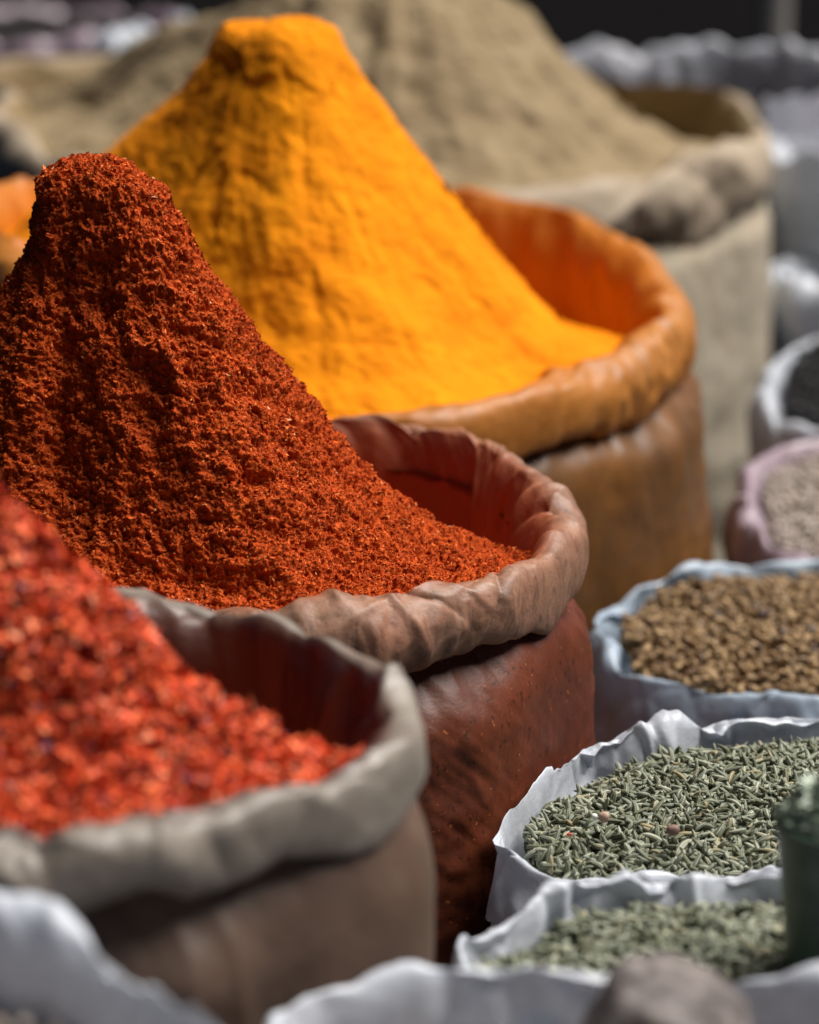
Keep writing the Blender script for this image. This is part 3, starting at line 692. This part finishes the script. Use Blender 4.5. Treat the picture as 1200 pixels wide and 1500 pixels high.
# ================================================================== foreground
ZN = 0.625
cN = at_z(850, 1560, ZN)[:2]
c_nr, rim_nr = sack('seed_bag', 'out of focus white plastic bag along the bottom edge with the stone in it', 'bag', SMALL,
    None, ZN, [(1250, 1440, 0), (1100, 1437, 0), (900, 1428, 0), (700, 1424, 0), (600, 1425, 0), (520, 1437, 0), (440, 1462, 0), (400, 1490, 0), (385, 1530, 0)], (0.125, 0.10), 0.022, 0.035,
    m_white, m_white, nu=300, sd=16.3, prof=FOLD, bulge=0.03, body_kw=bag_body, col_kw=bag_col, smooth=4, center=np.array([cN[0], cN[1] - 0.03]), rim_name='folded_rim', **BAGK)
P_nr = plain_heap(rim_nr, c_nr, -0.005, 0.036, 0.008)
seed_heap('pale_granules', 'pale granules under the stone in the nearest white bag', P_nr, 1500, 0.005, 0.0042, [m_gran_b, m_gran], seg=6, rings=2, ribs=False, jit=0.12)
ZL = 0.686
cL = at_z(-40, 1480, ZL)[:2]
c_lf, rim_lf = sack('seed_bag', 'out of focus white plastic bag in the bottom left corner before the beige sack', 'bag', SMALL,
    None, ZL, [(-80, 1350, 0), (0, 1345, 0), (60, 1355, 0), (120, 1375, 0), (200, 1420, 0), (260, 1455, 0), (300, 1485, 0), (325, 1520, 0)], (0.10, 0.085), 0.024, 0.035,
    m_white, m_white, nu=300, sd=17.8, prof=FOLD, bulge=0.03, body_kw=bag_body, col_kw=bag_col, smooth=4, center=np.array([cL[0], cL[1] - 0.03]), rim_name='folded_rim', **BAGK)
P_lf = plain_heap(rim_lf, c_lf, -0.01, 0.03, 0.008)
seed_heap('pale_granules', 'pale granules low inside the bag in the bottom left corner', P_lf, 1200, 0.005, 0.0042, [m_gran_b, m_gran], seg=6, rings=2, ribs=False, jit=0.12)

k = NT('grey brown stone')
cc = k.ramp(k.noise(55, 6, 0.65), [(0.36, (0.055, 0.045, 0.043)), (0.5, (0.14, 0.12, 0.112)), (0.64, (0.27, 0.24, 0.23))])
m_stone = k.done(cc, 0.75, 0.25, k.bump(k.noise(140, 5, 0.65), 0.5, 0.003))
zs = P_nr[..., 2].mean()
p = at_y(978, 1470, at_z(978, 1440, ZN)[1] - 0.045)
rz = 0.038
P = lump((p[0], p[1], zs + rz - 0.006), (0.028, 0.028, rz), sd=3.3, squash=2.5)
print('STONE', p, zs, 'top should be', at_y(978, 1382, p[1])[2], 'is', zs + 2 * rz - 0.006, 'half width', 132 * p[1] / math.cos(PITCH) / FPX)
o = mesh_obj('stone', P.reshape(-1, 3), grid_faces(P.shape[1], P.shape[0]), m_stone)
set_id(o, 'blurred rounded grey brown stone at the bottom edge in front of the green seeds', 'stone')

# -- dark green cup with herb
yc = 0.928
pt_top = at_y(1140, 1195, yc); pb = at_y(1157, 1440, yc)
cx = at_y(1235, 1195, yc)[0]
rt = cx - pt_top[0]; rb = cx - at_y(1157, 1440, yc)[0]
zt, zb_ = pt_top[2] - 0.002, pb[2] - 0.012
k = NT('dark green plastic')
m_cup = k.done(k.mix(k.ramp(k.noise(60, 5, 0.6), [(0.4, 0), (0.7, 1)]), (0.018, 0.034, 0.022), (0.045, 0.075, 0.05)), 0.35, 0.5, k.bump(k.noise(90, 4), 0.3, 0.002))
e = empty('cup', (cx, yc, zb_), 'dark green cup heaped with green herb at the right edge', 'cup')
prof = [(0.0, zb_), (rb * 0.92, zb_), (rb, zb_ + 0.003), (rb + (rt - rb) * .5, (zb_ + zt) / 2), (rt, zt - 0.006), (rt + 0.0012, zt - 0.003), (rt + 0.0012, zt), (rt - 0.0006, zt + 0.001), (rt - 0.002, zt - 0.001), (rt - 0.002, zt - 0.02)]
nu = 96; u = np.arange(nu) / nu * 2 * PI
V = np.array([[(cx + r * math.cos(a), yc + r * math.sin(a), z) for a in u] for r, z in prof])
mesh_obj('cup_wall', V[:7].reshape(-1, 3), grid_faces(nu, 7), m_cup, e)
V2 = np.array([[(cx + r * math.cos(a), yc + r * math.sin(a), z) for a in u] for r, z in prof[6:]])
mesh_obj('cup_rim', V2.reshape(-1, 3), grid_faces(nu, 4), m_cup, e)
gg = np.linspace(0, 1, 40)[:, None]
Ph = np.stack([cx + (rt - 0.0025) * gg * np.cos(u)[None], yc + (rt - 0.0025) * gg * np.sin(u)[None], zt + 0.001 + 0.017 * (1 - gg ** 1.25) * np.ones_like(u)[None]], -1)
Ph[..., 2] += (0.002 * fbm(Ph.reshape(-1, 3) * 120, 3)).reshape(Ph.shape[:2]); Ph[0] = Ph[0].mean(0)
m_herb = powder_mat('green herb mass', [(0.3, (0.05, 0.075, 0.045)), (0.7, (0.14, 0.19, 0.12))], 160, 0.5, 500)
m_herbc = chip_mat('green herb flakes', [(0.0, (0.10, 0.14, 0.085)), (0.6, (0.30, 0.38, 0.28)), (1.0, (0.56, 0.62, 0.52))], 0.3, 0.6)
pt, N = sample_grid(Ph, 5000); v, f = chips(pt, N, 0.0042, 0.0022, tilt=0.5)
V0 = Ph.reshape(-1, 3); F0 = grid_faces(nu, 40)
o = mesh_obj('herb_heap', np.vstack([V0, v]), [F0, f + len(V0)], [m_herb, m_herbc], None, True, np.r_[np.zeros(len(F0)), np.ones(len(f))])
set_id(o, 'dried green herb heaped above the dark green cup', 'herb')

# ================================================================== light
w = bpy.data.worlds.new('World'); sc.world = w; w.use_nodes = True
nt = w.node_tree; nt.nodes.clear()
wo = nt.nodes.new('ShaderNodeOutputWorld'); bg = nt.nodes.new('ShaderNodeBackground'); sk = nt.nodes.new('ShaderNodeTexSky')
sk.sky_type = 'NISHITA'; sk.sun_disc = False
EL, AZ = math.radians(58), math.radians(70)       # the sun: height, bearing clockwise from +Y
sk.sun_elevation = EL; sk.sun_rotation = AZ
sk.air_density = 0.1; sk.dust_density = 0.3; sk.ozone_density = 1.0
bg.inputs[1].default_value = 0.05
nt.links.new(sk.outputs[0], bg.inputs[0]); nt.links.new(bg.outputs[0], wo.inputs[0])
sl = bpy.data.lights.new('sun', 'SUN'); sl.energy = 5.0; sl.angle = math.radians(40); sl.color = (1.0, 0.955, 0.90)
so = bpy.data.objects.new('sun', sl); COL.objects.link(so)
from mathutils import Vector
so.rotation_euler = Vector((math.sin(AZ) * math.cos(EL), math.cos(AZ) * math.cos(EL), math.sin(EL))).to_track_quat('Z', 'Y').to_euler()
so.location = (2, 0.5, 3)

# ================================================================== camera
cam = bpy.data.cameras.new('camera'); co = bpy.data.objects.new('camera', cam); COL.objects.link(co)
co.location = (0, 0, CAMZ); co.rotation_euler = (PI / 2 - PITCH, 0, 0)
cam.sensor_fit = 'VERTICAL'; cam.sensor_height = 36; cam.sensor_width = 36; cam.lens = FPX / 1500 * 36
cam.clip_start = 0.02; cam.clip_end = 200
cam.dof.use_dof = True; cam.dof.focus_distance = 1.285
cam.dof.aperture_fstop = cam.lens / 1000 / 0.018; cam.dof.aperture_blades = 0
sc.camera = co
sc.render.engine = 'CYCLES'
sc.cycles.use_denoising = True
try: sc.cycles.denoiser = 'OPENIMAGEDENOISE'
except Exception: pass
sc.cycles.use_adaptive_sampling = False
sc.cycles.max_bounces = 8
vs = sc.view_settings
vs.view_transform = 'Standard'; vs.look = 'None'; vs.exposure = 0.52; vs.gamma = 1.0; vs.use_curve_mapping = False

# soft sacks flatten against each other where they touch
PLANES = {}
for i in range(len(CONTACT)):
    for j in range(i + 1, len(CONTACT)):
        (la, ca, ra, ba, ta, za), (lb, cb, rb_, bb, tb, zb2) = CONTACT[i], CONTACT[j]
        d = cb - ca; D = np.linalg.norm(d); a = math.atan2(d[1], d[0]) % (2 * PI)
        A = np.interp(a, np.arange(len(ra)) / len(ra) * 2 * PI, ra) + max(0.5 * ta, ba * ra.mean()) + 0.012
        b = np.interp((a + PI) % (2 * PI), np.arange(len(rb_)) / len(rb_) * 2 * PI, rb_) + max(0.5 * tb, bb * rb_.mean()) + 0.012
        if A + b > D:
            n = d / D; m = A + (D - A - b) / 2
            print('CONTACT %.3f  %s | %s' % (D - A - b, la[:45], lb[:45]))
            PLANES.setdefault(la, []).append((ca, n, m)); PLANES.setdefault(lb, []).append((cb, -n, D - m))
for o in list(sc.objects):
    if o.type == 'MESH' and o.parent and o.parent.get('label') in PLANES:
        me = o.data; co_ = np.empty(len(me.vertices) * 3, np.float32); me.vertices.foreach_get('co', co_); co_ = co_.reshape(-1, 3)
        off = np.array(o.parent.location)
        for c, n, m in PLANES[o.parent['label']]:
            k = (co_[:, 0] + off[0] - c[0]) * n[0] + (co_[:, 1] + off[1] - c[1]) * n[1]
            lim = m - 0.0015; soft = 0.012
            x = k - (lim - soft)
            k2 = np.where(x > 0, lim - soft + soft * (1 - np.exp(-np.maximum(x, 0) / soft)), k)
            co_[:, 0] += (k2 - k) * n[0]; co_[:, 1] += (k2 - k) * n[1]
        me.vertices.foreach_set('co', co_.ravel()); me.update()
